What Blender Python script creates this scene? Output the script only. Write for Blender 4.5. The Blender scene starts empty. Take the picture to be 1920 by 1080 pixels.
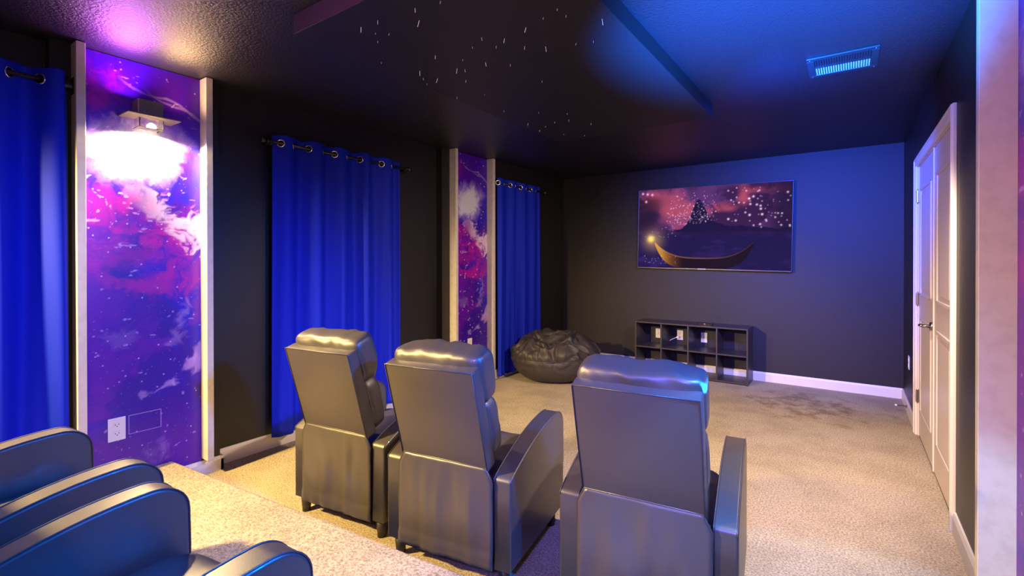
import bpy, bmesh, math, random
import numpy as np
from mathutils import Vector, Matrix, noise
R = math.radians
PI = math.pi
scene = bpy.context.scene
COL = scene.collection

# ------------------------------------------------------------------ camera
cd = bpy.data.cameras.new('camera'); cam = bpy.data.objects.new('camera', cd); COL.objects.link(cam)
cd.sensor_fit = 'HORIZONTAL'; cd.sensor_width = 36.0
cd.lens = 902.88 / 1920 * 36.0
cd.shift_x = (960 - 961.1) / 1920; cd.shift_y = (491.73 - 540) / 1920
cd.clip_start = 0.02
yaw, pitch, roll = R(-34.9364), R(-0.2576), R(-0.0662)
fwd = Vector((math.sin(yaw) * math.cos(pitch), math.cos(yaw) * math.cos(pitch), math.sin(pitch)))
rt = Vector((math.cos(yaw), -math.sin(yaw), 0)); up = rt.cross(fwd)
r2 = rt * math.cos(roll) + up * math.sin(roll); u2 = -rt * math.sin(roll) + up * math.cos(roll)
m3 = Matrix((r2, u2, -fwd)).transposed()
cam.matrix_world = Matrix.Translation((3.2926, -5.8808, 1.3251)) @ m3.to_4x4()
scene.camera = cam

# ------------------------------------------------------------------ world, exposure, lights
w = bpy.data.worlds.new('world'); scene.world = w; w.use_nodes = True
w.node_tree.nodes['Background'].inputs[0].default_value = (.02, .02, .04, 1)
w.node_tree.nodes['Background'].inputs[1].default_value = .3
vs = scene.view_settings
vs.view_transform = 'Standard'; vs.look = 'None'; vs.gamma = 1; vs.exposure = 0.0; vs.use_curve_mapping = False

def light(name, kind, loc, energy, color, aim=None, size=.1, size_y=None, spot=None, blend=.3, spec=1.0):
    l = bpy.data.lights.new(name, kind); o = bpy.data.objects.new(name, l); COL.objects.link(o)
    l.energy = energy; l.color = color; o.location = loc; l.specular_factor = spec
    if kind == 'AREA':
        l.size = size
        if size_y: l.shape = 'RECTANGLE'; l.size_y = size_y
    else: l.shadow_soft_size = size
    if spot: l.spot_size = R(spot); l.spot_blend = blend
    if aim is not None:
        o.rotation_euler = (Vector(aim) - Vector(loc)).to_track_quat('-Z', 'Y').to_euler()
    return o
# left sconce lamp (fitting built further down), added ceiling glows, unseen right wall lamp
light('sconce_lamp_left', 'SPOT', (.09, -4.825, 2.07), 520, (1, .70, .32), (.33, -4.82, 0), .03, spot=168, blend=.25)
light('ceiling_fill_violet', 'SPOT', (.06, -4.93, 2.25), 22, (.75, .16, 1), (.25, -4.95, 3), .10, spot=150, blend=.6)  # added violet glow on the ceiling, not a lamp of the sconce
light('ceiling_fill_warm', 'SPOT', (.08, -4.68, 2.2), 14, (1, .58, .25), (.35, -4.62, 3), .10, spot=140, blend=.8)  # added orange ceiling glow beside the second board, no fitting of its own
light('right_wall_lamp', 'SPOT', (3.60, -3.35, 2.12), 380, (1, .74, .50), (1.7, -2.2, 0), .04, spot=112, blend=.7)
# presumed rear sconces and blue wall lamp, unseen, with added colour fills
light('rear_sconce_right', 'SPOT', (3.46, -6.6, 2.05), 60, (1, .55, .60), (2.4, -2.2, .2), .06, spot=150, blend=.6)
light('rear_sconce_left', 'SPOT', (.25, -6.5, 2.05), 1200, (1, .68, .20), (1.35, -4.0, .2), .06, spot=84, blend=.9)
light('rear_pink_fill', 'SPOT', (.6, -6.7, 2.3), 230, (1, .25, .75), (3.7, -2.2, 1.9), .2, spot=50, blend=1)  # added pink fill toward the door, no real fixture
light('rear_blue_fill', 'SPOT', (3.35, -6.75, 1.9), 520, (.10, .10, 1), (2.75, -4.1, .7), .12, spot=44, blend=.9)  # added fill that tints the right-hand chair backs blue
light('blue_wall_led', 'SPOT', (3.62, -4.55, 1.75), 420, (.0, .16, 1), (1.9, -4.85, .6), .06, spot=88, blend=.7)
light('blue_far_fill', 'SPOT', (2.95, -3.3, 2.25), 1250, (.005, .09, 1), (2.9, 0, 1.7), .08, spot=74, blend=1)  # extra unseen light, added to turn the far wall blue
light('blue_floor_fill', 'SPOT', (3.62, -5.0, 2.30), 200, (.40, .70, 1), (3.45, -4.5, 0), .05, spot=54, blend=.10)  # added spot for a pale blue patch on the near carpet
light('blue_ceiling_fill', 'SPOT', (2.95, -4.3, .9), 5200, (.005, .22, 1), (3.02, -3.45, 2.44), .05, spot=60, blend=1)  # added upward beam imitating the blue glare on the ceiling

# ------------------------------------------------------------------ helpers
def tag(o, label=None, cat=None, group=None, kind=None):
    if label: o['label'] = label
    if cat: o['category'] = cat
    if group: o['group'] = group
    if kind: o['kind'] = kind
    return o
def empty(name, loc=(0, 0, 0), rz=0.0, parent=None):
    o = bpy.data.objects.new(name, None); COL.objects.link(o); o.location = loc; o.rotation_euler = (0, 0, rz)
    o.empty_display_size = .1
    if parent: o.parent = parent
    return o
def obj(name, bm, mat, parent=None, smooth=False, loc=None):
    me = bpy.data.meshes.new(name)
    bmesh.ops.recalc_face_normals(bm, faces=bm.faces)
    bm.to_mesh(me); bm.free()
    if smooth:
        for p in me.polygons: p.use_smooth = True
    o = bpy.data.objects.new(name, me); COL.objects.link(o)
    if mat: me.materials.append(mat)
    if parent: o.parent = parent
    if loc: o.location = loc
    return o
def struct(name, bm, mat, parent=None, smooth=False):
    o = obj(name, bm, mat, parent, smooth)
    if not parent: o['kind'] = 'structure'
    return o
def merge(bm, bm2):
    me = bpy.data.meshes.new('tmp'); bm2.to_mesh(me); bm2.free(); bm.from_mesh(me); bpy.data.meshes.remove(me)
def box(bm, x0, x1, y0, y1, z0, z1, bev=0.0, seg=2, mat=None):
    b = bmesh.new(); bmesh.ops.create_cube(b, size=1)
    for v in b.verts:
        v.co = Vector(((x0 + x1) / 2 + v.co.x * (x1 - x0), (y0 + y1) / 2 + v.co.y * (y1 - y0), (z0 + z1) / 2 + v.co.z * (z1 - z0)))
    if bev > 0: bmesh.ops.bevel(b, geom=b.edges[:], offset=bev, segments=seg, affect='EDGES', profile=.5)
    if mat is not None: b.transform(mat)
    merge(bm, b)
def nb(): return bmesh.new()
def bx(*a, **k):
    b = nb(); box(b, *a, **k); return b
def tube(bm, p, q, r, r1=None, seg=16, cap=True):
    p = Vector(p); q = Vector(q); d = q - p
    b = nb(); bmesh.ops.create_cone(b, cap_ends=cap, segments=seg, radius1=r, radius2=r if r1 is None else r1, depth=d.length)
    b.transform(Matrix.Translation((p + q) / 2) @ d.to_track_quat('Z', 'Y').to_matrix().to_4x4())
    merge(bm, b)
def torus(bm, c, n, R0, r0, seg=28, sub=8, flat=1.0):
    q = Vector(n).to_track_quat('Z', 'Y').to_matrix().to_4x4(); M = Matrix.Translation(c) @ q
    vs_ = []
    for i in range(seg):
        a = 2 * PI * i / seg; row = []
        for j in range(sub):
            t = 2 * PI * j / sub
            row.append(bm.verts.new(M @ Vector(((R0 + r0 * math.cos(t)) * math.cos(a), (R0 + r0 * math.cos(t)) * math.sin(a), r0 * flat * math.sin(t)))))
        vs_.append(row)
    for i in range(seg):
        for j in range(sub):
            bm.faces.new((vs_[i][j], vs_[(i + 1) % seg][j], vs_[(i + 1) % seg][(j + 1) % sub], vs_[i][(j + 1) % sub]))
def prism(bm, prof, x0, x1, axis='x', bev=0, seg=3):
    """prof: list of (a,b) -> (y,z) for axis x, extruded x0..x1"""
    b = nb(); A = []; B = []
    for (a, c) in prof:
        if axis == 'x': A.append(b.verts.new((x0, a, c))); B.append(b.verts.new((x1, a, c)))
        elif axis == 'y': A.append(b.verts.new((a, x0, c))); B.append(b.verts.new((a, x1, c)))
        else: A.append(b.verts.new((a, c, x0))); B.append(b.verts.new((a, c, x1)))
    n = len(prof); b.faces.new(A); b.faces.new(B[::-1])
    for i in range(n): b.faces.new((A[i], B[i], B[(i + 1) % n], A[(i + 1) % n]))
    bmesh.ops.recalc_face_normals(b, faces=b.faces)
    if bev > 0:
        es = [e for e in b.edges if (e.verts[0] in A) == (e.verts[1] in A)]
        bmesh.ops.bevel(b, geom=es, offset=bev, segments=seg, affect='EDGES', profile=.5)
    merge(bm, b)
def curve_tube(bm, pts, r, seg=8):
    pts = [Vector(p) for p in pts]; rings = []
    for i, p in enumerate(pts):
        d = (pts[min(i + 1, len(pts) - 1)] - pts[max(i - 1, 0)]).normalized()
        q = d.to_track_quat('Z', 'Y').to_matrix()
        rings.append([bm.verts.new(p + q @ Vector((r * math.cos(2 * PI * k / seg), r * math.sin(2 * PI * k / seg), 0))) for k in range(seg)])
    for a, b in zip(rings, rings[1:]):
        for k in range(seg): bm.faces.new((a[k], a[(k + 1) % seg], b[(k + 1) % seg], b[k]))
    bm.faces.new(rings[0][::-1]); bm.faces.new(rings[-1])

# ------------------------------------------------------------------ materials
def mat(name, color, rough=.5, spec=.5, metal=0, bump=None, coat=0, noise_col=None, emis=None, aniso=None, sheen=0):
    """bump: (scale, strength, distance, detail)   noise_col: (color2, scale, lo, hi)"""
    m = bpy.data.materials.new(name); m.use_nodes = True; nt = m.node_tree; b = nt.nodes['Principled BSDF']
    b.inputs['Base Color'].default_value = (*color, 1); b.inputs['Roughness'].default_value = rough
    b.inputs['Specular IOR Level'].default_value = spec; b.inputs['Metallic'].default_value = metal
    b.inputs['Coat Weight'].default_value = coat
    if sheen: b.inputs['Sheen Weight'].default_value = sheen
    tc = nt.nodes.new('ShaderNodeTexCoord')
    def nz(scale, detail=3, rough_=.55):
        n = nt.nodes.new('ShaderNodeTexNoise'); n.inputs['Scale'].default_value = scale; n.inputs['Detail'].default_value = detail
        n.inputs['Roughness'].default_value = rough_
        nt.links.new(tc.outputs['Object'], n.inputs['Vector']); return n
    if bump:
        n = nz(bump[0], bump[3] if len(bump) > 3 else 3)
        bp = nt.nodes.new('ShaderNodeBump'); bp.inputs['Strength'].default_value = bump[1]; bp.inputs['Distance'].default_value = bump[2]
        nt.links.new(n.outputs['Fac'], bp.inputs['Height']); nt.links.new(bp.outputs['Normal'], b.inputs['Normal'])
    if noise_col:
        n = nz(noise_col[1], 5)
        cr = nt.nodes.new('ShaderNodeValToRGB'); cr.color_ramp.elements[0].position = noise_col[2]; cr.color_ramp.elements[1].position = noise_col[3]
        cr.color_ramp.elements[0].color = (*color, 1); cr.color_ramp.elements[1].color = (*noise_col[0], 1)
        nt.links.new(n.outputs['Fac'], cr.inputs['Fac']); nt.links.new(cr.outputs['Color'], b.inputs['Base Color'])
    if emis:
        b.inputs['Emission Color'].default_value = (*emis[0], 1); b.inputs['Emission Strength'].default_value = emis[1]
    return m
M = {}
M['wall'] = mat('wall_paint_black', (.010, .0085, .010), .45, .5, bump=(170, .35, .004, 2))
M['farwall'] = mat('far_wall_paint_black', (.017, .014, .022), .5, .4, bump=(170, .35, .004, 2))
M['ceil'] = mat('ceiling_paint_black', (.009, .008, .018), .38, .9, bump=(75, .8, .006, 4))
M['white'] = mat('trim_paint_white', (.70, .66, .66), .42, .5, bump=(60, .08, .002, 2))
M['board'] = mat('painted_board_white', (.58, .54, .53), .45, .5, bump=(35, .15, .002, 5), noise_col=((.50, .46, .45), 22, .45, .75))
M['door'] = mat('door_paint_white', (.60, .54, .56), .40, .5, bump=(90, .06, .002, 2))
M['leather'] = mat('black_faux_leather', (.050, .043, .044), .42, 1.0, bump=(260, .18, .0012, 3), coat=.12)
M['leather_smooth'] = mat('black_faux_leather_panel', (.060, .050, .050), .42, .8, bump=(300, .14, .001, 3), coat=.1)
M['footblk'] = mat('chair_foot_dark', (.03, .025, .02), .5)
M['curtain'] = mat('royal_blue_fabric', (.001, .014, .50), .7, .25, bump=(320, .2, .001, 2), sheen=.0)
M['rod'] = mat('black_metal', (.012, .011, .012), .32, .6, bump=(40, .03, .001, 1))
M['chrome'] = mat('silver_metal', (.75, .74, .78), .22, .5, metal=1, bump=(60, .03, .001, 1))
M['nickel'] = mat('dark_nickel', (.32, .29, .27), .32, .5, metal=1, bump=(60, .03, .001, 1))
M['plate'] = mat('white_plastic', (.82, .81, .80), .35, .5, bump=(80, .03, .001, 1))
M['slot'] = mat('dark_slot', (.01, .01, .01), .6)
M['shelf'] = mat('black_laminate', (.040, .034, .044), .38, .5, bump=(120, .1, .001, 2))
M['bag'] = mat('black_bag_fabric', (.036, .031, .034), .55, .45, bump=(180, .15, .002, 3))
M['tvbody'] = mat('tv_black_plastic', (.01, .01, .012), .25, .5, bump=(90, .02, .001, 1))
M['bezel'] = mat('tv_bezel_metal', (.10, .09, .13), .3, .5, metal=.8)
M['starpanel'] = mat('star_panel_paint', (.012, .011, .020), .5, .4, bump=(30, .15, .002, 3))
M['fiber'] = mat('lit_fibre', (.8, .85, 1), .4, emis=((.80, .86, 1), .30))
M['vent_dark'] = mat('vent_painted', (.02, .02, .035), .4)
M['vent_lit'] = mat('vent_slat_lit', (.62, .60, .68), .35, metal=.2)  # bright reflections on the far slats are put into this pale colour
M['sconce'] = mat('sconce_bronze', (.30, .24, .17), .35, .5, metal=.6, bump=(60, .04, .001, 1))
M['bulb'] = mat('lamp_glass_lit', (1, .95, .85), .3, emis=((1, .86, .62), 14))
M['logo'] = mat('logo_silver', (.7, .7, .75), .3, emis=((.6, .6, .7), .25))
M['rubber'] = mat('white_rubber', (.8, .8, .78), .5)

def glass_mat():
    m = bpy.data.materials.new('clear_glass'); m.use_nodes = True; b = m.node_tree.nodes['Principled BSDF']
    b.inputs['Transmission Weight'].default_value = 1; b.inputs['Roughness'].default_value = .02; b.inputs['IOR'].default_value = 1.3
    return m
M['glass'] = glass_mat()

def carpet_mat():
    m = bpy.data.materials.new('beige_carpet'); m.use_nodes = True; nt = m.node_tree; b = nt.nodes['Principled BSDF']
    b.inputs['Roughness'].default_value = .95; b.inputs['Specular IOR Level'].default_value = .1
    tc = nt.nodes.new('ShaderNodeTexCoord')
    def nz(scale, detail, r=.6):
        n = nt.nodes.new('ShaderNodeTexNoise'); n.inputs['Scale'].default_value = scale; n.inputs['Detail'].default_value = detail; n.inputs['Roughness'].default_value = r
        nt.links.new(tc.outputs['Object'], n.inputs['Vector']); return n
    def ramp(n, c0, c1, p0, p1):
        cr = nt.nodes.new('ShaderNodeValToRGB'); e = cr.color_ramp.elements; e[0].position = p0; e[1].position = p1; e[0].color = (*c0, 1); e[1].color = (*c1, 1)
        nt.links.new(n.outputs['Fac'], cr.inputs['Fac']); return cr
    fine = ramp(nz(110, 4, .7), (.26, .21, .155), (.64, .545, .43), .36, .60)
    patch = ramp(nz(2.6, 5, .65), (.84, .83, .82), (1, 1, 1), .40, .56)
    mx = nt.nodes.new('ShaderNodeMix'); mx.data_type = 'RGBA'; mx.blend_type = 'MULTIPLY'; mx.inputs[0].default_value = 1
    nt.links.new(fine.outputs['Color'], mx.inputs[6]); nt.links.new(patch.outputs['Color'], mx.inputs[7])
    # dirty stains in the far right corner of the floor
    vm = nt.nodes.new('ShaderNodeVectorMath'); vm.operation = 'DISTANCE'; vm.inputs[1].default_value = (2.95, -.75, 0)
    nt.links.new(tc.outputs['Object'], vm.inputs[0])
    mr = nt.nodes.new('ShaderNodeMapRange'); mr.inputs[1].default_value = .25; mr.inputs[2].default_value = 1.0; mr.inputs[3].default_value = .13; mr.inputs[4].default_value = -.2
    nt.links.new(vm.outputs['Value'], mr.inputs[0])
    ad = nt.nodes.new('ShaderNodeMath'); ad.operation = 'ADD'; ns = nz(6, 6, .7)
    nt.links.new(ns.outputs['Fac'], ad.inputs[0]); nt.links.new(mr.outputs[0], ad.inputs[1])
    cr = nt.nodes.new('ShaderNodeValToRGB'); e = cr.color_ramp.elements; e[0].position = .56; e[1].position = .70; e[0].color = (1, 1, 1, 1); e[1].color = (.60, .56, .54, 1)
    nt.links.new(ad.outputs[0], cr.inputs['Fac'])
    m2 = nt.nodes.new('ShaderNodeMix'); m2.data_type = 'RGBA'; m2.blend_type = 'MULTIPLY'; m2.inputs[0].default_value = 1
    nt.links.new(mx.outputs[2], m2.inputs[6]); nt.links.new(cr.outputs['Color'], m2.inputs[7])
    nt.links.new(m2.outputs[2], b.inputs['Base Color'])
    bp = nt.nodes.new('ShaderNodeBump'); bp.inputs['Strength'].default_value = .7; bp.inputs['Distance'].default_value = .012
    nt.links.new(nz(130, 4, .7).outputs['Fac'], bp.inputs['Height']); nt.links.new(bp.outputs['Normal'], b.inputs['Normal'])
    return m
M['carpet'] = carpet_mat()

def attr_mat(name, emission=False, bump=None, rough=.4):
    m = bpy.data.materials.new(name); m.use_nodes = True; nt = m.node_tree; b = nt.nodes['Principled BSDF']
    a = nt.nodes.new('ShaderNodeAttribute'); a.attribute_name = 'print'; b.inputs['Roughness'].default_value = rough
    if emission:
        b.inputs['Base Color'].default_value = (.004, .004, .006, 1); b.inputs['Specular IOR Level'].default_value = 0; b.inputs['Roughness'].default_value = .08
        nt.links.new(a.outputs['Color'], b.inputs['Emission Color']); b.inputs['Emission Strength'].default_value = 1.0
    else: nt.links.new(a.outputs['Color'], b.inputs['Base Color'])
    if bump:
        tc = nt.nodes.new('ShaderNodeTexCoord'); n = nt.nodes.new('ShaderNodeTexNoise'); n.inputs['Scale'].default_value = bump[0]; n.inputs['Detail'].default_value = 2
        nt.links.new(tc.outputs['Object'], n.inputs['Vector'])
        bp = nt.nodes.new('ShaderNodeBump'); bp.inputs['Strength'].default_value = bump[1]; bp.inputs['Distance'].default_value = bump[2]
        nt.links.new(n.outputs['Fac'], bp.inputs['Height']); nt.links.new(bp.outputs['Normal'], b.inputs['Normal'])
    return m
M['galaxy'] = attr_mat('galaxy_print', bump=(150, .3, .003), rough=.38)
M['screen'] = attr_mat('screen_picture', emission=True, rough=.25)

# numpy noise
def vnoise(X, Y, seed, freq):
    rng = np.random.RandomState(seed); G = rng.rand(64, 64)
    x = X * freq; y = Y * freq; xi = np.floor(x).astype(int); yi = np.floor(y).astype(int); fx = x - xi; fy = y - yi
    fx = fx * fx * (3 - 2 * fx); fy = fy * fy * (3 - 2 * fy)
    g = lambda a, b: G[a % 64, b % 64]
    return (g(xi, yi) * (1 - fx) + g(xi + 1, yi) * fx) * (1 - fy) + (g(xi, yi + 1) * (1 - fx) + g(xi + 1, yi + 1) * fx) * fy
def fbm(X, Y, seed, freq, octv=5, gain=.55):
    s = 0; a = 1; t = 0
    for k in range(octv):
        s = s + a * vnoise(X + 7.3 * k, Y - 3.1 * k, seed + k, freq * 2 ** k); t += a; a *= gain
    return s / t
def smooth(a, b, x):
    t = np.clip((x - a) / (b - a), 0, 1); return t * t * (3 - 2 * t)
def lerp(c, d, t): return c * (1 - t[..., None]) + np.array(d) * t[..., None]
def srgb(r, g, b):
    return tuple(((c / 255) / 12.92 if c / 255 <= .04045 else ((c / 255 + .055) / 1.055) ** 2.4) for c in (r, g, b))

def painted_sheet(name, nu, nv, posfn, colfn, material, parent=None):
    """grid sheet: posfn(u,v)->(x,y,z) arrays, colfn(u,v)->rgb array, u,v in 0..1"""
    u, v = np.meshgrid(np.linspace(0, 1, nu), np.linspace(0, 1, nv), indexing='ij')
    x, y, z = posfn(u, v); co = np.stack([x, y, z], -1).reshape(-1, 3)
    i, j = np.meshgrid(np.arange(nu - 1), np.arange(nv - 1), indexing='ij'); a = (i * nv + j).ravel()
    f = np.stack([a, a + nv, a + nv + 1, a + 1], -1)
    me = bpy.data.meshes.new(name); me.vertices.add(len(co)); me.vertices.foreach_set('co', co.astype(np.float32).ravel())
    me.loops.add(f.size); me.loops.foreach_set('vertex_index', f.astype(np.int32).ravel())
    me.polygons.add(len(f)); me.polygons.foreach_set('loop_start', np.arange(0, f.size, 4, dtype=np.int32))
    me.update(calc_edges=True)
    c = colfn(u, v); c = np.concatenate([c, np.ones(c.shape[:2] + (1,))], -1).reshape(-1, 4)
    at = me.color_attributes.new('print', 'FLOAT_COLOR', 'POINT'); at.data.foreach_set('color', c.astype(np.float32).ravel())
    me.materials.append(material)
    o = bpy.data.objects.new(name, me); COL.objects.link(o)
    if parent: o.parent = parent
    return o

# ------------------------------------------------------------------ room dimensions
H = 2.44; W = 3.72; Y0 = -7.1          # far wall at y = 0, left wall at x = 0
RX = -.06                               # recessed parts of the left wall
PF = .015                               # face of the left pilasters
PZ = .14                                # platform height
PIL1 = (-5.23, -4.441); PIL2 = (-2.40, -1.60)

def rim_y(x): return -4.69 + .095 * x
# floor: lower floor + riser + platform, one carpet
b = nb()
def quad(bm, *p): return bm.faces.new([bm.verts.new(q) for q in p])
quad(b, (-.3, -5, 0), (W + .1, -5, 0), (W + .1, .1, 0), (-.3, .1, 0))
nx = 24
rows = []
rng = random.Random(4)
for i in range(nx + 1):
    x = -.3 + (W + .4) * i / nx
    pr = [(Y0 - .1, PZ)] + [(rim_y(x) - .03 + .03 * math.sin(t), PZ - .03 + .03 * math.cos(t)) for t in (0, .4, .8, 1.2, PI / 2)] + [(rim_y(x), 0)]
    rows.append([b.verts.new((x, y, z)) for y, z in pr])
for a, c in zip(rows, rows[1:]):
    for j in range(len(a) - 1): b.faces.new((a[j], c[j], c[j + 1], a[j + 1]))
struct('floor', b, M['carpet'], smooth=True)
# ceiling
struct('ceiling', bx(-.3, W + .1, Y0 - .1, .1, H, H + .1), M['ceil'])
# far, right and rear walls
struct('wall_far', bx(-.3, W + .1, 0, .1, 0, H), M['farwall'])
DY0, DY1, DH = -2.746, -1.0915, 2.085     # outside of door casing
b = nb()
box(b, W, W + .1, DY1 - .05, 0, 0, H); box(b, W, W + .1, Y0, DY0 + .05, 0, H); box(b, W, W + .1, DY0 + .05, DY1 - .05, DH - .05, H)
box(b, W + .1, W + .14, DY0, DY1, 0, DH)
struct('wall_right', b, M['wall'])
struct('wall_rear', bx(-.3, W + .1, Y0 - .1, Y0, 0, H), M['wall'])
# left wall: recessed plane + two pilasters + last flush part
b = nb()
box(b, RX - .1, RX, Y0, -1.60, 0, H)
box(b, RX - .1, PF, PIL1[0], PIL1[1], 0, H)
box(b, RX - .1, PF, PIL2[0], PIL2[1], 0, H)
box(b, RX - .1, .05, -1.60, 0, 0, H)
struct('wall_left', b, M['wall'])
# baseboards
b = nb()
def base_y(bm, x, y0, y1, s, z=0, h=.10):   # along y, facing s
    prism(bm, [(x, z), (x + s * .015, z), (x + s * .015, z + h - .02), (x + s * .008, z + h), (x, z + h)], y0, y1, axis='y')
base_y(b, RX, PIL1[1], PIL2[0], 1); base_y(b, .05, -1.60, 0, 1)
base_y(b, PF, -4.64, PIL1[1] + .015, 1, 0, .088)
base_y(b, PF, -2.40, -2.29, 1); base_y(b, PF, -1.63, -1.60, 1)
base_y(b, RX, -7.0, PIL1[0], 1, PZ)
box(b, RX, PF + .015, PIL1[1], PIL1[1] + .015, 0, .088)
struct('baseboard_left', b, M['white'])
b = nb(); prism(b, [(0, 0), (-.015, 0), (-.015, .082), (-.008, .10), (0, .10)], .05, W, axis='x'); struct('baseboard_far', b, M['white'])
b = nb(); base_y(b, W, DY1 + .0, 0, -1); base_y(b, W, -3.73, DY0, -1); struct('baseboard_right', b, M['white'])

# 2x4 boards that frame the wallpaper
def board(n, y0, y1, z0, side='L'):
    b = nb()
    if side == 'L': box(b, PF, .10, y0, y1, z0, H - .004, bev=.002, seg=1)
    else: box(b, W - .09, W, y0, y1, z0, H - .004, bev=.002, seg=1)
    return struct('trim_%d' % n, b, M['board'])
board(1, -5.148, -5.110, PZ); board(2, -4.549, -4.511, .104); board(3, -2.291, -2.254, .0); board(4, -1.684, -1.640, .0); board(5, -3.775, -3.735, .0, 'R')
# screw heads on the boards
def screws(n, pts):
    t = None
    b = nb()
    for (x, y, z, ax) in pts:
        if ax == 'y': tube(b, (x, y, z), (x, y - .003, z), .005, .004, 10)
        else: tube(b, (x, y, z), (x + .003, y, z), .005, .004, 10)
    return b

# ------------------------------------------------------------------ galaxy wallpaper
def galaxy_color(width, z0, z1, seed=3, mirror=False):
    def fn(u, v):
        s = (1 - u) if mirror else u
        X = s * width; Z = z0 + v * (z1 - z0)
        w1 = fbm(X, Z, seed, 3.0, 5) - .5; w2 = fbm(X + 5, Z + 2, seed + 20, 3.0, 5) - .5
        n1 = fbm(X + .5 * w1, Z + .5 * w2, seed + 40, 3.2, 6); n2 = fbm(X + 1.2 * w2, Z - .8 * w1, seed + 60, 7.5, 6, .62)
        n3 = fbm(X + .6 * w1, Z + .5 * w2, seed + 80, 2.6, 6, .6)
        c = np.zeros(u.shape + (3,)) + np.array((.045, .001, .40))
        c = lerp(c, (.012, .003, .62), smooth(.40, .62, n1))
        c = lerp(c, (.17, .002, .50), .9 * smooth(.44, .66, n3))
        c = lerp(c, (.16, .004, .42), .7 * (1 - smooth(.15, .55, Z)))
        c = lerp(c, (.10, .002, .52), .6 * smooth(2.0, 2.2, Z + .2 * w1))
        # magenta clouds under the bright core
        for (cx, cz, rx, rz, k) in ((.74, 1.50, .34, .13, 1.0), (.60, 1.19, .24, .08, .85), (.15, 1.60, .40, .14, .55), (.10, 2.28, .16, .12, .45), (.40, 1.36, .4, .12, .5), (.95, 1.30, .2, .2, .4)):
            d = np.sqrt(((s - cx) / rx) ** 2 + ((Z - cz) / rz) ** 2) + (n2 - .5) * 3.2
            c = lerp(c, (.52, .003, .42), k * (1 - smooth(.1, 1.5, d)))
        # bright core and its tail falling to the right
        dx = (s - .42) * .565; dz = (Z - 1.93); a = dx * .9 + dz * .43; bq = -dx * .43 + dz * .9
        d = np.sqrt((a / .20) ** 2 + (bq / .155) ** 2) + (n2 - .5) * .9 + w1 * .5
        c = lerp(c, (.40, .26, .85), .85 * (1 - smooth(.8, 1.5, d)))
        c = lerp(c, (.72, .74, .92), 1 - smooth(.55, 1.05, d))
        zc = 1.86 - .40 * s + w1 * .12; band = np.abs(Z - zc) / (.05 + .05 * s) + (n2 - .5) * 4.0
        c = lerp(c, (.80, .62, .88), smooth(.3, .75, s) * (1 - smooth(.3, 1.4, band)))
        # fine bright flecks around the core
        n4 = fbm(X + .3 * w2, Z * 1.3, seed + 140, 30, 3, .6)
        c = lerp(c, (.60, .42, .88), .7 * smooth(.78, .86, n4 + .12 * np.exp(-((Z - 1.62) / .22) ** 2)))
        # soft wisps
        for (cx, cz, rx, rz, k) in ((.93, .70, .11, .035, .8), (.70, .60, .10, .028, .7), (.45, .57, .05, .02, .5), (.99, .78, .05, .05, .7), (.82, .53, .03, .015, .6), (.55, .22, .12, .05, .25), (.80, .95, .06, .12, .4), (.3, .9, .1, .05, .2)):
            d = np.sqrt(((s - cx - (Z - cz) * .7) / rx) ** 2 + ((Z - cz) / rz) ** 2) + (n2 - .5) * 4.5
            c = lerp(c, (.55, .33, .85), k * (1 - smooth(.2, 1.3, d)))
        # arcs near the top
        for (za, zb, ph, s0) in ((2.40, .22, 1.0, .45), (2.36, .16, 2.6, .25)):
            zc = za - zb * s - .018 * np.sin(s * 11 + ph) + .05 * w1; bnd = np.abs(Z - zc) / (.010 * (.3 + n1)) + (n2 - .5) * 3
            c = lerp(c, (.42, .24, .85), .55 * smooth(s0, s0 + .15, s) * (1 - smooth(.2, 1.4, bnd)))
        c = c * .8
        # stars
        rg = np.random.RandomState(seed + 7); nu, nv = u.shape
        for k in range(300):
            i = rg.randint(2, nu - 3); j = int(rg.rand() * (nv - 6)) + 3; q = rg.rand() ** 2
            if rg.rand() < .4: j = int(j * .62) + 2
            colr = np.array((.70, .55, .95)) * (.2 + .8 * q)
            c[i, j] = np.maximum(c[i, j], colr)
            if q > .55: c[i + 1, j] = np.maximum(c[i + 1, j], colr); c[i, j + 1] = np.maximum(c[i, j + 1], colr * .8); c[i + 1, j + 1] = np.maximum(c[i + 1, j + 1], colr * .6)
        return c
    return fn
def wallpaper(name, x, y0, y1, z0, z1, seed, mirror, res, label):
    nu = int((y1 - y0) / res); nv = int((z1 - z0) / res)
    o = painted_sheet(name, nu, nv, lambda u, v: (np.full(u.shape, x), y0 + u * (y1 - y0), z0 + v * (z1 - z0)), galaxy_color(y1 - y0, z0, z1, seed, mirror), M['galaxy'])
    tag(o, label, 'wallpaper', 'galaxy print wallpaper panels'); return o
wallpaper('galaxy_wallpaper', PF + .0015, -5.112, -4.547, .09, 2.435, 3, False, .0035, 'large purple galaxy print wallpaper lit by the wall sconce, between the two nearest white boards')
wallpaper('galaxy_wallpaper', PF + .0015, -2.256, -1.682, .0, 2.435, 3, False, .006, 'narrow looking purple galaxy wallpaper between the two farther white boards')
wallpaper('galaxy_wallpaper', W - .0015, -4.34, -3.773, PZ, 2.435, 3, True, .005, 'sliver of purple galaxy wallpaper at the right edge beyond the wide white board')

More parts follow.
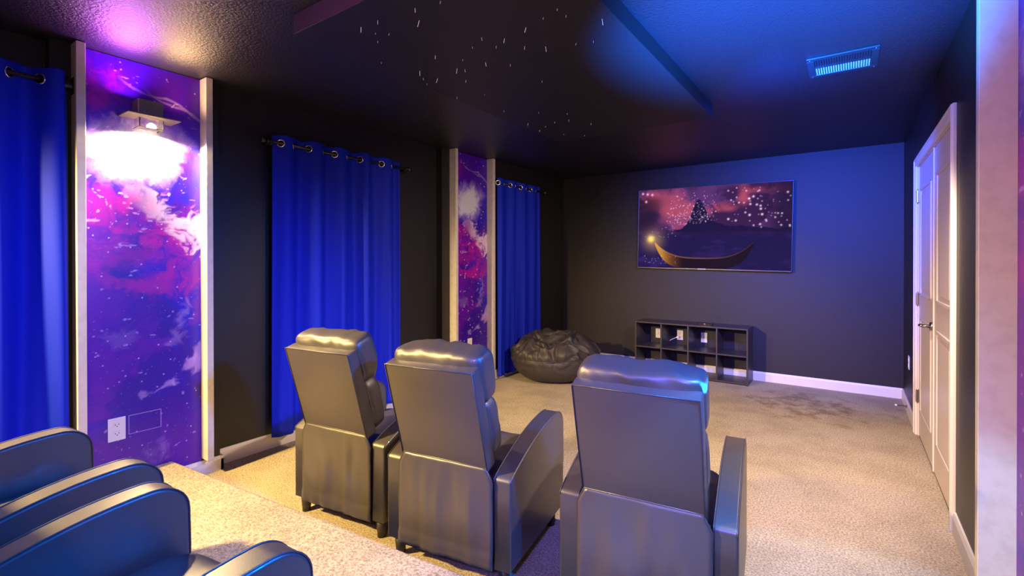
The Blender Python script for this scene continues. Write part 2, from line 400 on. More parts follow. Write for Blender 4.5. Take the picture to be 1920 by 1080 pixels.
# ------------------------------------------------------------------ wall sconce
def sconce(x, y, z, s, label):
    t = empty('wall_sconce', (x, y, z)); t.scale = (s, 1, 1); tag(t, label, 'wall lamp')
    b = nb(); box(b, 0, .085, -.06, .06, .025, .115, bev=.003); obj('sconce_body', b, M['sconce'], t)
    b = nb(); box(b, 0, .15, -.125, .125, .015, .021, bev=.002); obj('shade_plate', b, M['sconce'], t)
    b = nb(); box(b, .005, .095, -.055, .055, -.035, .013)
    b2 = b; obj('glass_box', b2, M['glass'], t)
    b = nb()
    for (ya, yb) in ((-.058, -.054), (.054, .058)): box(b, .09, .094, ya, yb, -.037, .013)
    box(b, .09, .094, -.058, .058, -.040, -.036); box(b, .0, .094, -.058, -.054, -.040, -.036); box(b, .0, .094, .054, .058, -.040, -.036)
    obj('glass_frame', b, M['rod'], t)
    return t
sconce(PF, -4.83, 2.10, 1, 'square wall sconce shining on the galaxy wallpaper between the nearest boards')

# ------------------------------------------------------------------ outlets and switches
def plate(name, loc, normal, label, kind='outlet', cat='outlet', group=None, wid=.07, hei=.115):
    """normal: '+x','-x','-y'"""
    t = empty(name, loc); t.rotation_euler = (0, 0, {'+x': PI / 2, '-x': -PI / 2, '-y': 0}[normal]); tag(t, label, cat, group)
    b = nb(); box(b, -wid / 2, wid / 2, -.006, 0, -hei / 2, hei / 2, bev=.002); obj('cover_plate', b, M['plate'], t)
    if kind == 'outlet':
        for dz in (-.024, .024):
            b = nb(); box(b, -.017, .017, -.0085, -.004, dz - .014, dz + .014, bev=.003); s = obj('socket', b, M['plate'], t)
            b = nb(); box(b, -.009, -.0065, -.0092, -.008, dz - .002, dz + .007); box(b, .0065, .009, -.0092, -.008, dz - .002, dz + .007); tube(b, (0, -.008, dz - .007), (0, -.0092, dz - .007), .0028, None, 10)
            obj('slots', b, M['slot'], s)
    elif kind == 'switch':
        b = nb(); box(b, -.008, .008, -.014, -.004, -.014, .014, bev=.003); obj('toggle', b, M['plate'], t)
    elif kind == 'coax':
        b = nb(); tube(b, (0, -.004, 0), (0, -.014, 0), .005, None, 12); obj('jack', b, M['nickel'], t)
    return t
plate('wall_outlet', (PF + .002, -4.968, .405), '+x', 'white double wall outlet low on the large galaxy wallpaper', hei=.125, wid=.078)
plate('wall_outlet', (PF + .002, -1.985, .445), '+x', 'small white outlet low on the farther narrow galaxy wallpaper', kind='outlet')
o = plate('wall_outlet', (1.375, -.001, .425), '-y', 'white wall plate behind the top left cube of the black shelf', kind='coax')
o = plate('wall_outlet', (1.635, -.001, .425), '-y', 'white wall outlet with plugged white cable behind the second cube of the shelf', kind='outlet')
o = plate('wall_outlet', (1.91, -.001, .42), '-y', 'white blank wall plate behind the third top cube of the shelf', kind='coax')
plate('wall_outlet', (W - .001, -.535, .44), '-x', 'white outlet on the right wall between far corner and double door', kind='outlet')
plate('light_switch', (W - .002, -3.935, 1.21), '-x', 'white switch plate at the right edge on galaxy wallpaper', kind='switch', cat='light switch')
# covered rectangular plate papered over beside the outlet
b = nb(); fr = .003
y0, y1, z0, z1 = -4.915, -4.76, .36, .465
for (a0, a1, c0, c1) in ((y0, y1, z1 - fr, z1), (y0, y1, z0, z0 + fr), (y0, y0 + fr, z0, z1), (y1 - fr, y1, z0, z1)):
    box(b, PF, PF + .004, a0, a1, c0, c1)
M['edge'] = mat('plate_edge_lilac', (.40, .25, .62), .4)
tag(obj('cover_frame', b, M['edge']), 'thin rectangular plate outline right beside the outlet on the large galaxy wallpaper', 'plate')
# cable plugged in behind the shelf
b = nb(); pts = []
for i in range(25):
    t = i / 24; pts.append((1.615 - .16 * t - .02 * math.sin(t * 6), -.02 - .05 * math.sin(PI * min(1, t * 1.3)), .41 - .07 * math.sin(t * PI / 2) ** .7))
curve_tube(b, pts, .004, 8); box(b, 1.60, 1.632, -.035, -.009, .388, .412, bev=.004)
tag(obj('power_cable', b, M['plate'], smooth=True), 'white cable plugged into the outlet behind the black cube shelf', 'cable')

# ------------------------------------------------------------------ double door
t = empty('door_1', (W, 0, 0)); t['kind'] = 'structure'
cw = .058
def dobj(name, bm, m, par=t, smooth=False):
    return obj(name, bm, m, par, smooth)
# casing, in local coords (x relative to wall plane, negative = into the room)
b = nb()
box(b, -.018, 0, DY0, DY0 + cw, 0, DH, bev=.004); box(b, -.018, 0, DY1 - cw, DY1, 0, DH, bev=.004); box(b, -.018, 0, DY0 + cw + .0005, DY1 - cw - .0005, DH - cw, DH, bev=.004)
box(b, -.024, -.01, DY0 + .004, DY0 + .016, 0, DH - .004, bev=.003); box(b, -.024, -.01, DY1 - .016, DY1 - .004, 0, DH - .004, bev=.003); box(b, -.024, -.01, DY0 + .0165, DY1 - .0165, DH - .016, DH - .004, bev=.003)
box(b, 0, .09, DY0 + .045, DY0 + cw + .006, 0, DH - cw + .006); box(b, 0, .09, DY1 - cw - .006, DY1 - .045, 0, DH - cw + .006); box(b, 0, .09, DY0 + .045, DY1 - .045, DH - cw - .006, DH - .05)
dobj('door_frame', b, M['white'])
mid = (DY0 + DY1) / 2 - .03; lh = DH - cw - .010
def leaf(y0, y1, hinge):
    l = nb(); box(l, .006, .042, y0, y1, .012, lh, bev=.002, seg=1)
    # raised panels: moulded frame + raised field
    for (za, zb) in ((.20, .90), (1.06, lh - .17)):
        ya, yb = y0 + .12, y1 - .12; mw = .022
        for (p, q, r_, s_) in ((ya, ya + mw, za, zb), (yb - mw, yb, za, zb), (ya, yb, za, za + mw), (ya, yb, zb - mw, zb)):
            box(l, -.001, .008, p, q, r_, s_, bev=.004, seg=2)
        box(l, .002, .008, ya + .05, yb - .05, za + .05, zb - .05, bev=.004, seg=1)
    d = dobj('door_leaf', l, M['door'])
    for hz in (.30, 1.03, 1.80):
        h = nb(); hy = y0 + .006 if hinge < 0 else y1 - .006
        tube(h, (-.006, hy, hz - .045), (-.006, hy, hz + .045), .007, None, 12)
        box(h, -.002, .007, hy - .012, hy + .012, hz - .045, hz + .045)
        tube(h, (-.004, hy, hz + .045), (-.004, hy, hz + .055), .005, .002, 10); tube(h, (-.004, hy, hz - .055), (-.004, hy, hz - .045), .002, .005, 10)
        dobj('hinge', h, M['nickel'], d)
    return d
l1 = leaf(DY0 + cw + .006, mid - .002, -1); l2 = leaf(mid + .002, DY1 - cw - .006, 1)
b = nb(); tube(b, (.006, mid + .055, .905), (-.010, mid + .055, .905), .028, .026, 24); tube(b, (-.01, mid + .055, .905), (-.05, mid + .055, .905), .010, None, 14)
curve_tube(b, [(-.05, mid + .052, .905), (-.052, mid + .075, .906), (-.054, mid + .11, .903), (-.050, mid + .15, .900), (-.044, mid + .172, .901)], .0085, 10)
dobj('door_handle', b, M['nickel'], l2, True)
b = nb(); box(b, -.002, .006, mid - .012, mid + .004, lh * .0 + .012, lh, bev=.004); dobj('astragal', b, M['white'], l1)
# spring door stop on the right baseboard
t2 = empty('door_stop', (W - .015, -.545, .062)); tag(t2, 'small spring door stop with white tip on the right baseboard near the far corner', 'door stop')
b = nb(); pts = [(-.008 - .06 * i / 120, .006 * math.cos(i * .7), .006 * math.sin(i * .7)) for i in range(121)]
curve_tube(b, pts, .0014, 5); tube(b, (0, 0, 0), (-.008, 0, 0), .011, .008, 14); obj('spring', b, M['nickel'], t2, True)
b = nb(); tube(b, (-.068, 0, 0), (-.083, 0, 0), .009, .008, 14); obj('tip', b, M['rubber'], t2, True)

# ------------------------------------------------------------------ curtains and rods
def curtain(x0, y0, y1, zt, zb, L, phase, A, label, seed, gromsel=None, flare=0.0):
    """sheet woven along a rod at x0; grommets where it crosses the rod"""
    t = empty('curtain', (x0, (y0 + y1) / 2, zb)); tag(t, label, 'curtain', 'blue curtains on the left wall')
    ox, oy, oz = x0, (y0 + y1) / 2, zb
    ny = int((y1 - y0) / .0075); zs = [zt - .003 * i for i in range(36)]
    zz = zs[-1]
    while zz > zb: zz -= .035; zs.append(max(zz, zb))
    b = nb(); rnd = random.Random(seed)
    ph2 = [rnd.uniform(0, 6) for _ in range(4)]
    def X(y, z):
        d = (zt - z) / (zt - zb); q = 2 * PI * (y - y0) / L + phase
        q2 = q + .35 * d * math.sin(1.3 * q + ph2[0]) + .25 * math.sin(.7 * q + ph2[2])
        a = A * (1 + .25 * math.sin(.5 * q + ph2[1]))
        v = a * math.sin(q2) * (1 - .15 * d) + .012 * d * math.sin(2.3 * q + ph2[3] + 2 * d) + flare * d
        return v
    grom = []
    k = 0
    steps = int((y1 - y0) / .001)
    for i in range(steps):
        ya = y0 + i * .001; 
        if (X(ya, zt - .055) - flare * 0) * X(ya + .001, zt - .055) < 0: grom.append((ya, X(ya + .001, zt - .055) > 0))
    grid = []
    for i in range(ny + 1):
        y = y0 + (y1 - y0) * i / ny; row = []
        for z in zs:
            d = (zt - z) / (zt - zb)
            yy = y + (.015 * d * math.sin(5 * (y - y0) + ph2[0]))
            top = .006 * math.sin(2 * PI * (y - y0) / L * 2 + ph2[1]) * (1 if z == zt else 0)
            bot = .008 * math.sin(6 * (y - y0) + ph2[2]) if z <= zb + .001 else 0
            row.append(b.verts.new((X(y, z), yy - oy, z - oz + top + bot)))
        grid.append(row)
    gz = zt - .055
    for i in range(ny):
        ym = y0 + (y1 - y0) * (i + .5) / ny
        for j in range(len(zs) - 1):
            zm = (zs[j] + zs[j + 1]) / 2
            skip = False
            for (gy, up_) in grom:
                sl = math.hypot(1, (X(gy + .004, gz) - X(gy - .004, gz)) / .008)
                if ((ym - gy) * sl) ** 2 + (zm - gz) ** 2 < .021 ** 2: skip = True
            if not skip: b.faces.new((grid[i][j], grid[i + 1][j], grid[i + 1][j + 1], grid[i][j + 1]))
    p = obj('panel', b, M['curtain'], t, True)
    md = p.modifiers.new('thick', 'SOLIDIFY'); md.thickness = .002
    for (gy, up_) in grom:
        sx = (X(gy + .004, gz) - X(gy - .004, gz)) / .008
        b = nb(); torus(b, (X(gy, gz), gy - oy, gz - oz), (1, -sx, 0), .0235, .0052, 28, 8, .6)
        obj('grommet', b, M['chrome'], t, True)
    return t, gz
def rod(x, y0, y1, z, wallx, label, brackets, fin=(True, True), bl=None):
    t = empty('curtain_rod', (x, y0, z)); tag(t, label, 'curtain rod', 'black curtain rods on the left wall')
    b = nb(); tube(b, (0, 0, 0), (0, y1 - y0, 0), .011, None, 16); obj('pole', b, M['rod'], t, True)
    for k, yy in ((0, 0), (1, y1 - y0)):
        if not fin[k]: continue
        s = -1 if k == 0 else 1
        b = nb(); tube(b, (0, yy, 0), (0, yy + s * .012, 0), .016, .016, 18); tube(b, (0, yy + s * .012, 0), (0, yy + s * .02, 0), .009, None, 14)
        tube(b, (0, yy + s * .02, 0), (0, yy + s * .055, 0), .021, .019, 20); obj('finial', b, M['rod'], t, True)
    for yb in brackets:
        b = nb(); box(b, wallx - x, wallx - x + .008, yb - y0 - .014, yb - y0 + .014, -.045, .03, bev=.002); box(b, wallx - x, .0, yb - y0 - .007, yb - y0 + .007, -.025, -.012, bev=.002)
        box(b, -.016, .016, yb - y0 - .007, yb - y0 + .007, -.022, -.008, bev=.003); obj('bracket', b, M['rod'], t)
        b = nb(); tube(b, (wallx - x + .007, yb - y0, .018), (wallx - x + .011, yb - y0, .018), .005, .003, 10); obj('screw', b, M['chrome'], t)
    return t
# middle curtain
curtain(.03, -4.09, -2.95, 2.20, .10, .2225, -1.13, .034, 'wide royal blue curtain on the black rod between the two galaxy wallpapers', 5)
rod(.03, -4.13, -2.88, 2.145, RX, 'black curtain rod holding the wide middle blue curtain', (-4.115, -2.90))
# far curtain
curtain(.10, -1.60, -.70, 2.24, .03, .222, -.45, .024, 'farthest and darkest blue curtain hanging beside the beanbag', 9)
rod(.10, -1.585, -.62, 2.185, .05, 'black curtain rod holding the farthest blue curtain by the far corner', (-.66,), fin=(False, True))
# near curtain
curtain(.045, -6.35, -5.185, 2.27, PZ + .02, .235, 2.36, .036, 'nearest blue curtain at the left edge behind the back row recliners', 13)
rod(.045, -6.45, -5.165, 2.215, RX, 'black curtain rod at the left edge holding the nearest blue curtain', (-5.24, -6.4), fin=(True, False))
# end bracket of the near rod, fixed to the side of the first board
b = nb(); box(b, .018, .075, -5.152, -5.149, 2.17, 2.255, bev=.001); tube(b, (.045, -5.19, 2.215), (.045, -5.152, 2.215), .017, None, 18)
tag(obj('rod_bracket', b, M['rod']), 'black socket bracket holding the near curtain rod against the first white board', 'bracket')

# ------------------------------------------------------------------ television
def fwall(p): return p
TW, TH = 1.672, .965
tv = empty('television', (1.974, -.06, 1.692)); tv.rotation_euler = (0, R(1.1), 0); tag(tv, 'large flat television hung on the far black wall above the shelf', 'television')
b = nb(); box(b, -TW / 2, TW / 2, -.0, .035, -TH / 2, TH / 2, bev=.004); obj('casing', b, M['tvbody'], tv)
b = nb()
box(b, -TW / 2, TW / 2, -.006, .004, -TH / 2, -TH / 2 + .014, bev=.002); box(b, -TW / 2, TW / 2, -.006, .004, TH / 2 - .006, TH / 2, bev=.002)
box(b, -TW / 2, -TW / 2 + .006, -.006, .004, -TH / 2, TH / 2, bev=.002); box(b, TW / 2 - .006, TW / 2, -.006, .004, -TH / 2, TH / 2, bev=.002)
obj('bezel', b, M['bezel'], tv)
b = nb(); box(b, -.3, .3, .035, .058, -.2, .2); obj('wall_mount', b, M['rod'], tv)
def screen_color(u, v):
    X = u * 1.78; Y = v
    w1 = fbm(X, Y, 5, 3, 5) - .5; n = fbm(X + w1, Y + .3 * w1, 9, 2.2, 5); n2 = fbm(X * 2, Y * 5, 19, 2.5, 5)
    c = np.zeros(u.shape + (3,)) + np.array(srgb(92, 52, 112))
    c = lerp(c, srgb(60, 30, 72), smooth(.35, .65, n))
    # pink cloud bands
    for (cx, cy, rx, ry, k) in ((.16, .86, .16, .14, .8), (.27, .74, .14, .07, .7), (.72, .86, .06, .22, .9), (.62, .72, .12, .08, .8), (.80, .92, .12, .06, .6), (.33, .62, .16, .10, .5)):
        d = np.sqrt(((u - cx) / rx) ** 2 + ((v - cy) / ry) ** 2) + (n - .5) * 2.4
        c = lerp(c, srgb(182, 78, 104), k * (1 - smooth(.3, 1.3, d)))
    c = lerp(c, srgb(34, 20, 48), .9 * smooth(.78, .95, u) * smooth(.35, .5, v + .2 * w1))
    c = lerp(c, srgb(34, 20, 44), .85 * (1 - smooth(.06, .22, u + w1 * .15)) * smooth(.3, .5, v) * (1 - smooth(.85, .95, v)))
    # water
    wat = 1 - smooth(.40, .47, v + .04 * w1)
    c = lerp(c, srgb(34, 24, 74), wat)
    c = lerp(c, srgb(52, 34, 104), wat * smooth(.5, .7, n2) * .8)
    # generic rocky hill rising out of the lake, low shore
    ridge = .47 + .27 * np.exp(-((u - .43) / .055) ** 2) + .10 * np.exp(-((u - .46) / .12) ** 2) + .04 * np.exp(-((u - .7) / .2) ** 2) + .05 * (fbm(X, X * 0, 31, 14, 4) - .5)
    c = lerp(c, srgb(30, 20, 58), (1 - smooth(-.006, .006, v - ridge)) * (1 - .75 * wat) * smooth(.12, .3, u))
    # plain wooden boat with upturned ends and a lamp at the bow
    px = (u - .455) / .33; top = .125 + .20 * np.abs(px) ** 3.2; bot = .0 + .30 * np.abs(px) ** 5
    inside = (1 - smooth(-.004, .004, v - top)) * smooth(-.004, .004, v - bot) * (np.abs(px) < 1.0)
    boat = lerp(np.zeros(u.shape + (3,)) + np.array(srgb(30, 16, 18)), srgb(170, 100, 24), (1 - smooth(.12, .34, u)) * .9)
    c = c * (1 - inside[..., None]) + boat * inside[..., None]
    rimm = (1 - smooth(.004, .010, np.abs(v - top))) * (np.abs(px) < 1.0)
    c = lerp(c, srgb(150, 96, 60), rimm * .8 * (1 - smooth(.1, .95, u)))
    g = np.exp(-(((u - .095) * 1.78) ** 2 + (v - .365) ** 2) / .0016); g2 = np.exp(-(((u - .11) * 1.78) ** 2 + (v - .35) ** 2) / .012)
    c = c + g[..., None] * np.array((1.1, .75, .12)) + g2[..., None] * np.array((.30, .17, .05))
    c = c + (np.exp(-((u - .16) / .05) ** 2) * (1 - smooth(.30, .36, v)) * inside * .25)[..., None] * np.array((1, .6, .1))
    # glowing lights drifting over the lake
    rg = np.random.RandomState(12)
    def dot(cx, cy, r, col):
        nonlocal c
        i0, i1 = int((cx - .02) * u.shape[0]), int((cx + .02) * u.shape[0]) + 2; j0, j1 = int((cy - .03) * u.shape[1]), int((cy + .03) * u.shape[1]) + 2
        i0 = max(i0, 0); j0 = max(j0, 0)
        uu = u[i0:i1, j0:j1]; vv = v[i0:i1, j0:j1]
        g = np.exp(-(((uu - cx) * 1.78) ** 2 + (vv - cy) ** 2) / (r * r)); c[i0:i1, j0:j1] += g[..., None] * np.array(col)
    for k in range(300):
        a = rg.rand(); cx = .20 + .36 * rg.beta(1.6, 1.8); cy = .52 + .42 * rg.beta(1.2, 2.4) + (cx - .2) * .15
        q = rg.rand() ** 2; dot(cx, min(cy, .97), .0035 + .003 * q, (.55 * (.3 + q), .33 * (.3 + q), .55 * (.3 + q)))
    for k in range(70):
        cx = .62 + .37 * rg.rand(); cy = .48 + .48 * rg.rand(); q = rg.rand() ** 1.5; dot(cx, cy, .005 + .006 * q, (.8 * (.3 + q), .55 * (.3 + q), .8 * (.3 + q)))
    for k in range(45):
        cx = .05 + .25 * rg.rand(); cy = .05 + .10 * rg.rand() if k % 2 else .38 + .15 * rg.rand(); dot(cx, cy, .004, (.4, .28, .45))
    for (cx, cy) in ((.03, .955), (.065, .945), (.10, .935), (.055, .85)): dot(cx, cy, .013, (.9, .45, .8))
    return c
s = painted_sheet('screen', 420, 236, lambda u, v: (-TW / 2 + .006 + u * (TW - .012), np.full(u.shape, -.0045), -TH / 2 + .014 + v * (TH - .02)), screen_color, M['screen'], tv)
fc = bpy.data.curves.new('tv_logo', 'FONT'); fc.body = 'SAMSUNG'; fc.size = .019; fc.align_x = 'CENTER'; fc.align_y = 'CENTER'; fc.extrude = .0006
fo = bpy.data.objects.new('tmpfont', fc); COL.objects.link(fo)
dg = bpy.context.evaluated_depsgraph_get(); me = bpy.data.meshes.new_from_object(fo.evaluated_get(dg)); bpy.data.objects.remove(fo)
me.materials.clear(); me.materials.append(M['logo'])
lo = bpy.data.objects.new('logo', me); COL.objects.link(lo); lo.parent = tv; lo.location = (-.07, -.0075, -TH / 2 + .007); lo.rotation_euler = (PI / 2, 0, 0)
lo['label'] = 'tiny silver maker lettering on the lower bezel'

# ------------------------------------------------------------------ eight cube shelf
SX0, SX1, SY0, SY1, SH = 1.207, 2.430, -.355, -.030, .600
t = empty('cube_shelf', ((SX0 + SX1) / 2, (SY0 + SY1) / 2, 0)); tag(t, 'low black eight cube shelf standing on the carpet under the television', 'shelf')
def sp(name, *a):
    b = nb(); x0, x1, y0, y1, z0, z1 = a; c = t.location
    box(b, x0 - c.x, x1 - c.x, y0 - c.y, y1 - c.y, z0, z1, bev=.0015, seg=1); return obj(name, b, M['shelf'], t)
th = .016
sp('top_board', SX0, SX1, SY0, SY1, SH - th, SH); sp('bottom_board', SX0 + th, SX1 - th, SY0, SY1, .012, .012 + th)
sp('side_panel', SX0, SX0 + th, SY0, SY1, 0, SH - th); sp('side_panel', SX1 - th, SX1, SY0, SY1, 0, SH - th)
cwid = (SX1 - SX0 - th) / 4
zm = (SH - th + .028) / 2
for k in (1, 2, 3): sp('divider', SX0 + cwid * k, SX0 + cwid * k + th, SY0, SY1, .012 + th, SH - th)
for k in range(4): sp('middle_shelf', SX0 + cwid * k + th, SX0 + cwid * (k + 1), SY0, SY1, zm - th / 2, zm + th / 2)
# small black box on top
t = empty('sensor_bar', (1.985, -.27, SH)); tag(t, 'small black sensor box lying on top of the cube shelf', 'sensor box')
b = nb(); box(b, -.075, .075, -.03, .03, 0, .028, bev=.005); obj('body', b, M['tvbody'], t)
b = nb(); tube(b, (0, -.030, .016), (0, -.033, .016), .008, None, 16); obj('lens', b, M['nickel'], t)

# ------------------------------------------------------------------ ceiling vent
t = empty('ceiling_vent', (3.26, -2.585, H)); tag(t, 'louvred air vent in the blue lit ceiling above the far right', 'vent')
b = nb(); hw, hd = .165, .165; ih, idp = .130, .125
box(b, -hw, hw, -hd, -idp, -.010, 0, bev=.003); box(b, -hw, hw, idp, hd, -.010, 0, bev=.003); box(b, -hw, -ih, -idp, idp, -.010, 0, bev=.003); box(b, ih, hw, -idp, idp, -.010, 0, bev=.003)
box(b, -ih, ih, -.008, .008, -.008, 0)
obj('frame', b, M['vent_dark'], t)
for k in range(22):
    x = -ih + .006 + (2 * ih - .012) * k / 21
    for (ya, yb, mm) in ((.010, idp, 'vent_lit'), (-idp, -.010, 'vent_dark')):
        b = nb(); box(b, -.004, .004, ya, yb, -.0008, .0008, mat=Matrix.Translation((x, 0, -.006)) @ Matrix.Rotation(R(35), 4, 'Y')); obj('slat', b, M[mm], t)
for sx in (-1, 1):
    for sy in (-1, 1):
        b = nb(); tube(b, (sx * .148, sy * .146, -.009), (sx * .148, sy * .146, -.013), .005, .003, 10); obj('screw', b, M['chrome'], t)

# ------------------------------------------------------------------ hanging star panel
t = empty('star_ceiling_panel', (1.85, -3.43, H)); tag(t, 'dark raised rectangular star panel fixed under the ceiling', 'ceiling panel')
b = nb(); x0, x1, y0, y1 = 1.225 - 1.85, 2.485 - 1.85, -4.655 + 3.43, -2.21 + 3.43
box(b, x0, x1, y0, y1, -.09, -.0, bev=.002, seg=1); obj('panel_board', b, M['starpanel'], t)
stars = [(1.843, -4.498), (1.785, -4.417), (1.641, -4.519), (1.532, -4.522), (1.54, -4.45), (1.588, -4.411), (1.483, -4.391), (1.307, -4.222), (1.593, -4.122), (1.386, -4.026), (1.326, -3.942), (1.39, -3.893), (1.573, -3.936), (1.601, -3.904), (1.504, -3.781), (1.278, -3.601), (1.745, -3.908), (1.904, -4.141), (1.985, -4.072), (1.908, -4.032), (1.809, -4.092), (2.124, -4.102), (2.232, -4.134), (2.096, -3.89), (1.854, -3.524), (2.018, -3.952), (2.234, -3.838), (2.321, -4.095), (2.316, -4.162), (2.311, -3.814), (1.448, -3.537), (1.354, -3.207), (1.529, -3.041), (1.385, -2.704), (1.501, -2.769), (1.676, -2.9), (1.616, -2.76), (1.386, -2.424), (1.708, -2.585), (1.317, -2.848), (1.289, -2.637), (1.513, -2.297), (1.967, -4.478), (1.838, -3.819), (1.676, -4.007), (1.284, -3.869), (2.43, -3.98)]
big = {0, 1, 8, 16, 18, 9, 11, 21, 23, 12, 3, 46}
rnd = random.Random(8)
for k, (x, y) in enumerate(stars):
    ln = rnd.uniform(.020, .032) if k in big else rnd.uniform(.008, .018); r_ = .0011 if k in big else .0007
    b = nb(); tx, ty = rnd.uniform(-.3, .3), rnd.uniform(-.25, .25)
    pts = [(ln * tx * i / 4, ln * ty * (i / 4) ** 2, -.088 - ln * i / 4) for i in range(5)]
    curve_tube(b, pts, r_, 6); obj('fibre_strand', b, M['fiber'], t, True, loc=(x - 1.85, y + 3.43, 0))

# ------------------------------------------------------------------ recliners
def deform(bm, cuts, fn):
    bmesh.ops.subdivide_edges(bm, edges=bm.edges[:], cuts=cuts, use_grid_fill=True)
    for v in bm.verts: v.co = fn(v.co.copy())
def superbox(hx, hy, hz, p=5.0, cuts=9, fn=None, M4=None):
    """rounded cushion: cube grid mapped to a superellipsoid"""
    b = nb(); bmesh.ops.create_cube(b, size=2); bmesh.ops.subdivide_edges(b, edges=b.edges[:], cuts=cuts, use_grid_fill=True)
    for v in b.verts:
        c = v.co; n = (abs(c.x) ** p + abs(c.y) ** p + abs(c.z) ** p) ** (1 / p)
        q = Vector((c.x / n, c.y / n, c.z / n)); q = Vector((q.x * hx, q.y * hy, q.z * hz))
        if fn: q = fn(q)
        v.co = q
    if M4 is not None: b.transform(M4)
    return b
AR = .38
def make_recliner(seed=0, full=True):
    t = empty('recliner')
    S = seed * 3.7
    wo, wa, yF = .310, .080, .61
    # arms
    prof = [(.0, .085), (.0, .435), (.005, .448), (.018, .457)] + [(.018 + .502 * k / 12, .457 + .120 * math.sin(k / 12 * PI / 2) ** .9) for k in range(1, 13)] + [(.52 + .090 * math.sin(a), .497 + .080 * math.cos(a)) for a in [PI / 2 * k / 8 for k in range(1, 9)]] + [(.612, .40), (.612, .30), (.606, .085)]
    for s in (-1, 1):
        b = nb(); x0, x1 = (wo - wa, wo) if s > 0 else (-wo, -wo + wa)
        prism(b, prof, x0, x1, 'x', bev=.010, seg=3)
        a = obj('arm', b, M['leather'], t, True)
        m = a.modifiers.new('wn', 'WEIGHTED_NORMAL'); m.keep_sharp = True
        # piping seams along the edges of the arm top
        for xx in (x0 + .004, x1 - .004):
            b = nb(); curve_tube(b, [(xx, y, z) for (y, z) in prof[1:-1]], .0022, 6)
            obj('piping', b, M['leather'], a, True)
    # base and seat
    b = nb(); box(b, -.228, .228, .03, .56, .09, .31, bev=.01); obj('base', b, M['leather'], t)
    def sf(q):
        q.z += .010 * (1 - (q.x / .225) ** 2) * (q.z > 0) - .03 * max(0, -q.y / .27) * 0
        q.z += .006 * noise.noise(Vector((q.x * 9 + S, q.y * 9, 0)))
        return q
    b = superbox(.226, .280, .065, 6, 13, sf, Matrix.Translation((0, .330, .345))); obj('seat', b, M['leather'], t, True)
    b = nb(); box(b, -.222, .222, .565, .615, .12, .37, bev=.022, seg=4); obj('footrest', b, M['leather'], t, True)
    # back, in a frame tilted backwards
    ang = math.atan2(.118, .412); BM = Matrix.Translation((0, -.008, .47)) @ Matrix.Rotation(ang, 4, 'X')
    bk = .0
    # shell: rear board of the back (front of board at y=.055)
    b = nb(); prism(b, [(0, 0), (.066, 0), (.060, .441), (0, .441)], -.213, .213, 'x', bev=0)
    bmesh.ops.bevel(b, geom=b.edges[:], offset=.006, segments=3, affect='EDGES', profile=.5)
    b.transform(BM); obj('back_shell', b, M['leather_smooth'], t, True)
    b = nb(); zt = .441
    curve_tube(b, [BM @ Vector(p) for p in ((-.210, -.001, .0), (-.210, -.001, zt), (.210, -.001, zt), (.210, -.001, .0))], .0025, 6); obj('piping', b, M['leather'], t, True)
    def wr(q, k=1.0, ex=0):
        edge = min(1.0, abs(q.x) / .22) ** 3
        n = noise.noise(Vector((q.x * 28 + S, q.z * 6 + ex, q.y * 6))); n2 = noise.noise(Vector((q.x * 8 + S, q.z * 12 + ex, 4)))
        n3 = 1 - abs(noise.noise(Vector((q.x * 14 + S + q.z * 9, q.z * 10 + ex, q.y * 8)))) * 2
        return q + Vector((0, (.010 * n2 + .006 * n3) * k, (.006 * n + .010 * edge * abs(n)) * k + (.006 * n2 + .0035 * n3) * k))
    b = superbox(.216, .058, .155, 4.5, 15, lambda q: wr(q, .8, 2), BM @ Matrix.Translation((0, .108, .135))); obj('back_cushion', b, M['leather'], t, True)
    def hf(q):
        q = wr(q, 1.0, 9); q.z += .016 * (abs(q.x) / .22) ** 8 * (1 if q.z > 0 else 0)
        if q.z < 0: q.y *= 1 - .25 * (-q.z / .12)
        return q
    b = superbox(.219, .074, .122, 5.0, 19, hf, BM @ Matrix.Translation((0, .112, .362))); hd = obj('headrest', b, M['leather'], t, True)
    # rear skirt (loose cover between the arms)
    nxs, nzs = 26, 26; b = nb(); g = []
    for i in range(nxs + 1):
        u = i / nxs * 2 - 1; row = []
        for j in range(nzs + 1):
            v = j / nzs; z = .085 + v * .405
            hwid = .234 if v < .86 else .234 - (v - .86) / .14 * .030
            x = u * hwid
            if v > .86 and abs(u) > .85: z -= (abs(u) - .85) * .0
            y = -.014 - .010 * math.sin(PI * v) * (1 - u * u)
            y += (.022 * noise.noise(Vector((u * 2.2 + S, v * 1.4, 3 + S))) + .014 * noise.noise(Vector((u * 5 + S, v * 1.8, 8)))) * (1 - abs(u) ** 4) * (1 - v ** 3)
            if v < .12: y -= .004
            row.append(b.verts.new((x, y, z)))
        g.append(row)
    for i in range(nxs):
        for j in range(nzs): b.faces.new((g[i][j], g[i + 1][j], g[i + 1][j + 1], g[i][j + 1]))
    k = obj('rear_cover', b, M['leather_smooth'], t, True); md = k.modifiers.new('thick', 'SOLIDIFY'); md.thickness = .01; md.offset = -1
    b = nb(); curve_tube(b, [(-.232, -.012, .09), (-.234, -.013, .435), (-.205, -.013, .489), (0, -.013, .490), (.205, -.013, .489), (.234, -.013, .435), (.232, -.012, .09)], .0028, 6); obj('piping', b, M['leather'], k, True)
    b = nb(); box(b, -.225, .225, .0, .03, .07, .44); obj('rear_frame', b, M['footblk'], t)
    for sx in (-1, 1):
        for yy in (.035, .55):
            b = nb(); tube(b, (sx * .262, yy, 0), (sx * .262, yy, .088), .020, .027, 18); obj('foot', b, M['footblk'], t, True)
    return t
def copy_tree(o, parent=None):
    c = o.copy(); COL.objects.link(c); c.parent = parent
    for ch in list(o.children): copy_tree(ch, c)
    return c
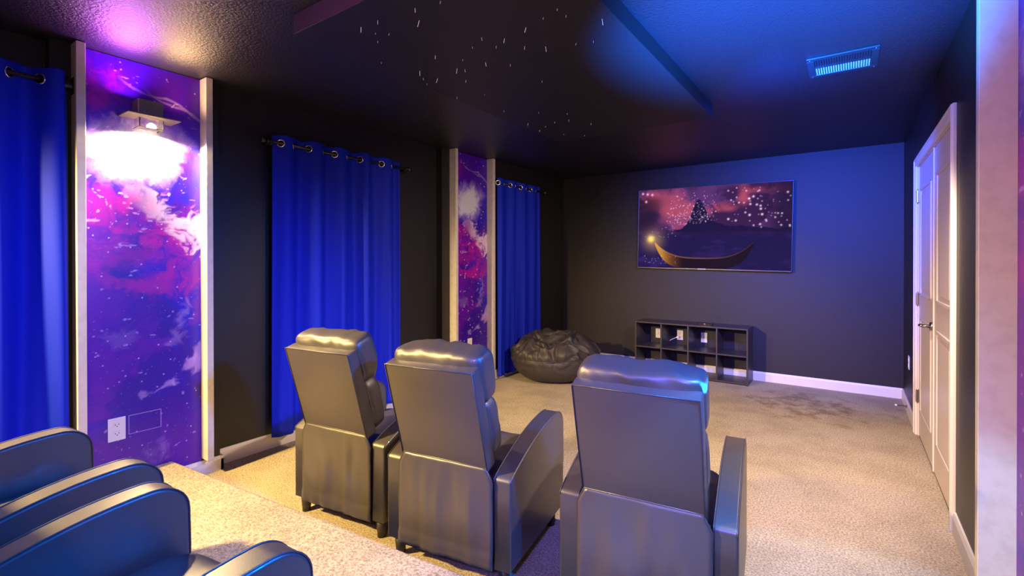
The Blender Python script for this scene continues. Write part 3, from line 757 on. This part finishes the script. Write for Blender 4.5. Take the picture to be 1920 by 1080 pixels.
lean = [('leftmost black leather recliner of the front row, seen from behind by the blue curtain', 1.199, -4.418, 0, .130),
        ('middle black leather recliner of the front row, between two others', 1.895, -4.382, 0, .157),
        ('rightmost and nearest black leather recliner of the front row, seen from behind', 2.698, -4.245, 0, .120),
        ('back row recliner with visible seat, closest to the camera, bottom of the left corner', 2.053, -5.893, PZ, .059),
        ('back row recliner on the platform nearest the left wall and its blue curtain', 1.273, -5.905, PZ, .069)]
for k, (lab, x, y, z, a) in enumerate(lean):
    c = make_recliner(k)
    c.location = (x, y, z); c.rotation_euler = (0, 0, a)
    tag(c, lab, 'recliner', 'front row recliners' if k < 3 else 'back row recliners')

# ------------------------------------------------------------------ beanbag
t = empty('beanbag', (.60, -1.20, 0)); tag(t, 'wrinkled black beanbag slumped on the carpet in the far left corner', 'beanbag')
b = nb(); bmesh.ops.create_icosphere(b, subdivisions=7, radius=1)
for v in b.verts:
    c = v.co.copy(); th_ = math.atan2(c.y, c.x)
    r_h = .45 + .02 * math.sin(2 * th_ + .5)
    z = c.z; zz = .235 + .235 * (z if z > 0 else z)
    rad = math.sqrt(max(0, 1 - z * z)); prof_ = rad ** .62 if z < 0 else rad ** .80
    x, y = math.cos(th_) * r_h * prof_, math.sin(th_) * r_h * prof_
    if z > 0:                                # a dented top with two humps
        zz -= .075 * math.exp(-((x + .02) ** 2 + (y + .12) ** 2) / .018) ; zz += .03 * math.exp(-((x - .22) ** 2 + (y - .05) ** 2) / .03) + .035 * math.exp(-((x + .2) ** 2 + (y - .1) ** 2) / .03)
    p = Vector((x, y, zz)); q = p * 5 + Vector((3, 1, 7)); q += Vector((noise.noise(p * 4), noise.noise(p * 4 + Vector((9, 0, 0))), noise.noise(p * 4 + Vector((0, 9, 0))))) * 1.2
    rg_ = 1 - abs(noise.noise(q)) * 2; rg2 = 1 - abs(noise.noise(q * 2.3 + Vector((5, 5, 5)))) * 2; rg3 = noise.noise(q * 1.1)
    amt = .15 + .85 * min(1, max(0, (zz - .2) / .12))
    d = (.042 * rg_ + .024 * rg2 + .03 * rg3) * amt
    if abs(zz - .27) < .03: d -= .010 * (1 - abs(zz - .27) / .03)
    nrm = Vector((c.x, c.y, c.z)).normalized(); p += nrm * d
    if p.z < .004: p.z = .004 - .004
    v.co = p
obj('bag', b, M['bag'], t, True)
b = nb(); curve_tube(b, [(math.cos(a) * (.455 + .02 * math.sin(2 * a + .5)), math.sin(a) * (.455 + .02 * math.sin(2 * a + .5)), .262 + .01 * math.sin(5 * a)) for a in [i * 2 * PI / 60 for i in range(61)]], .004, 6)
obj('seam', b, M['bag'], t, True)
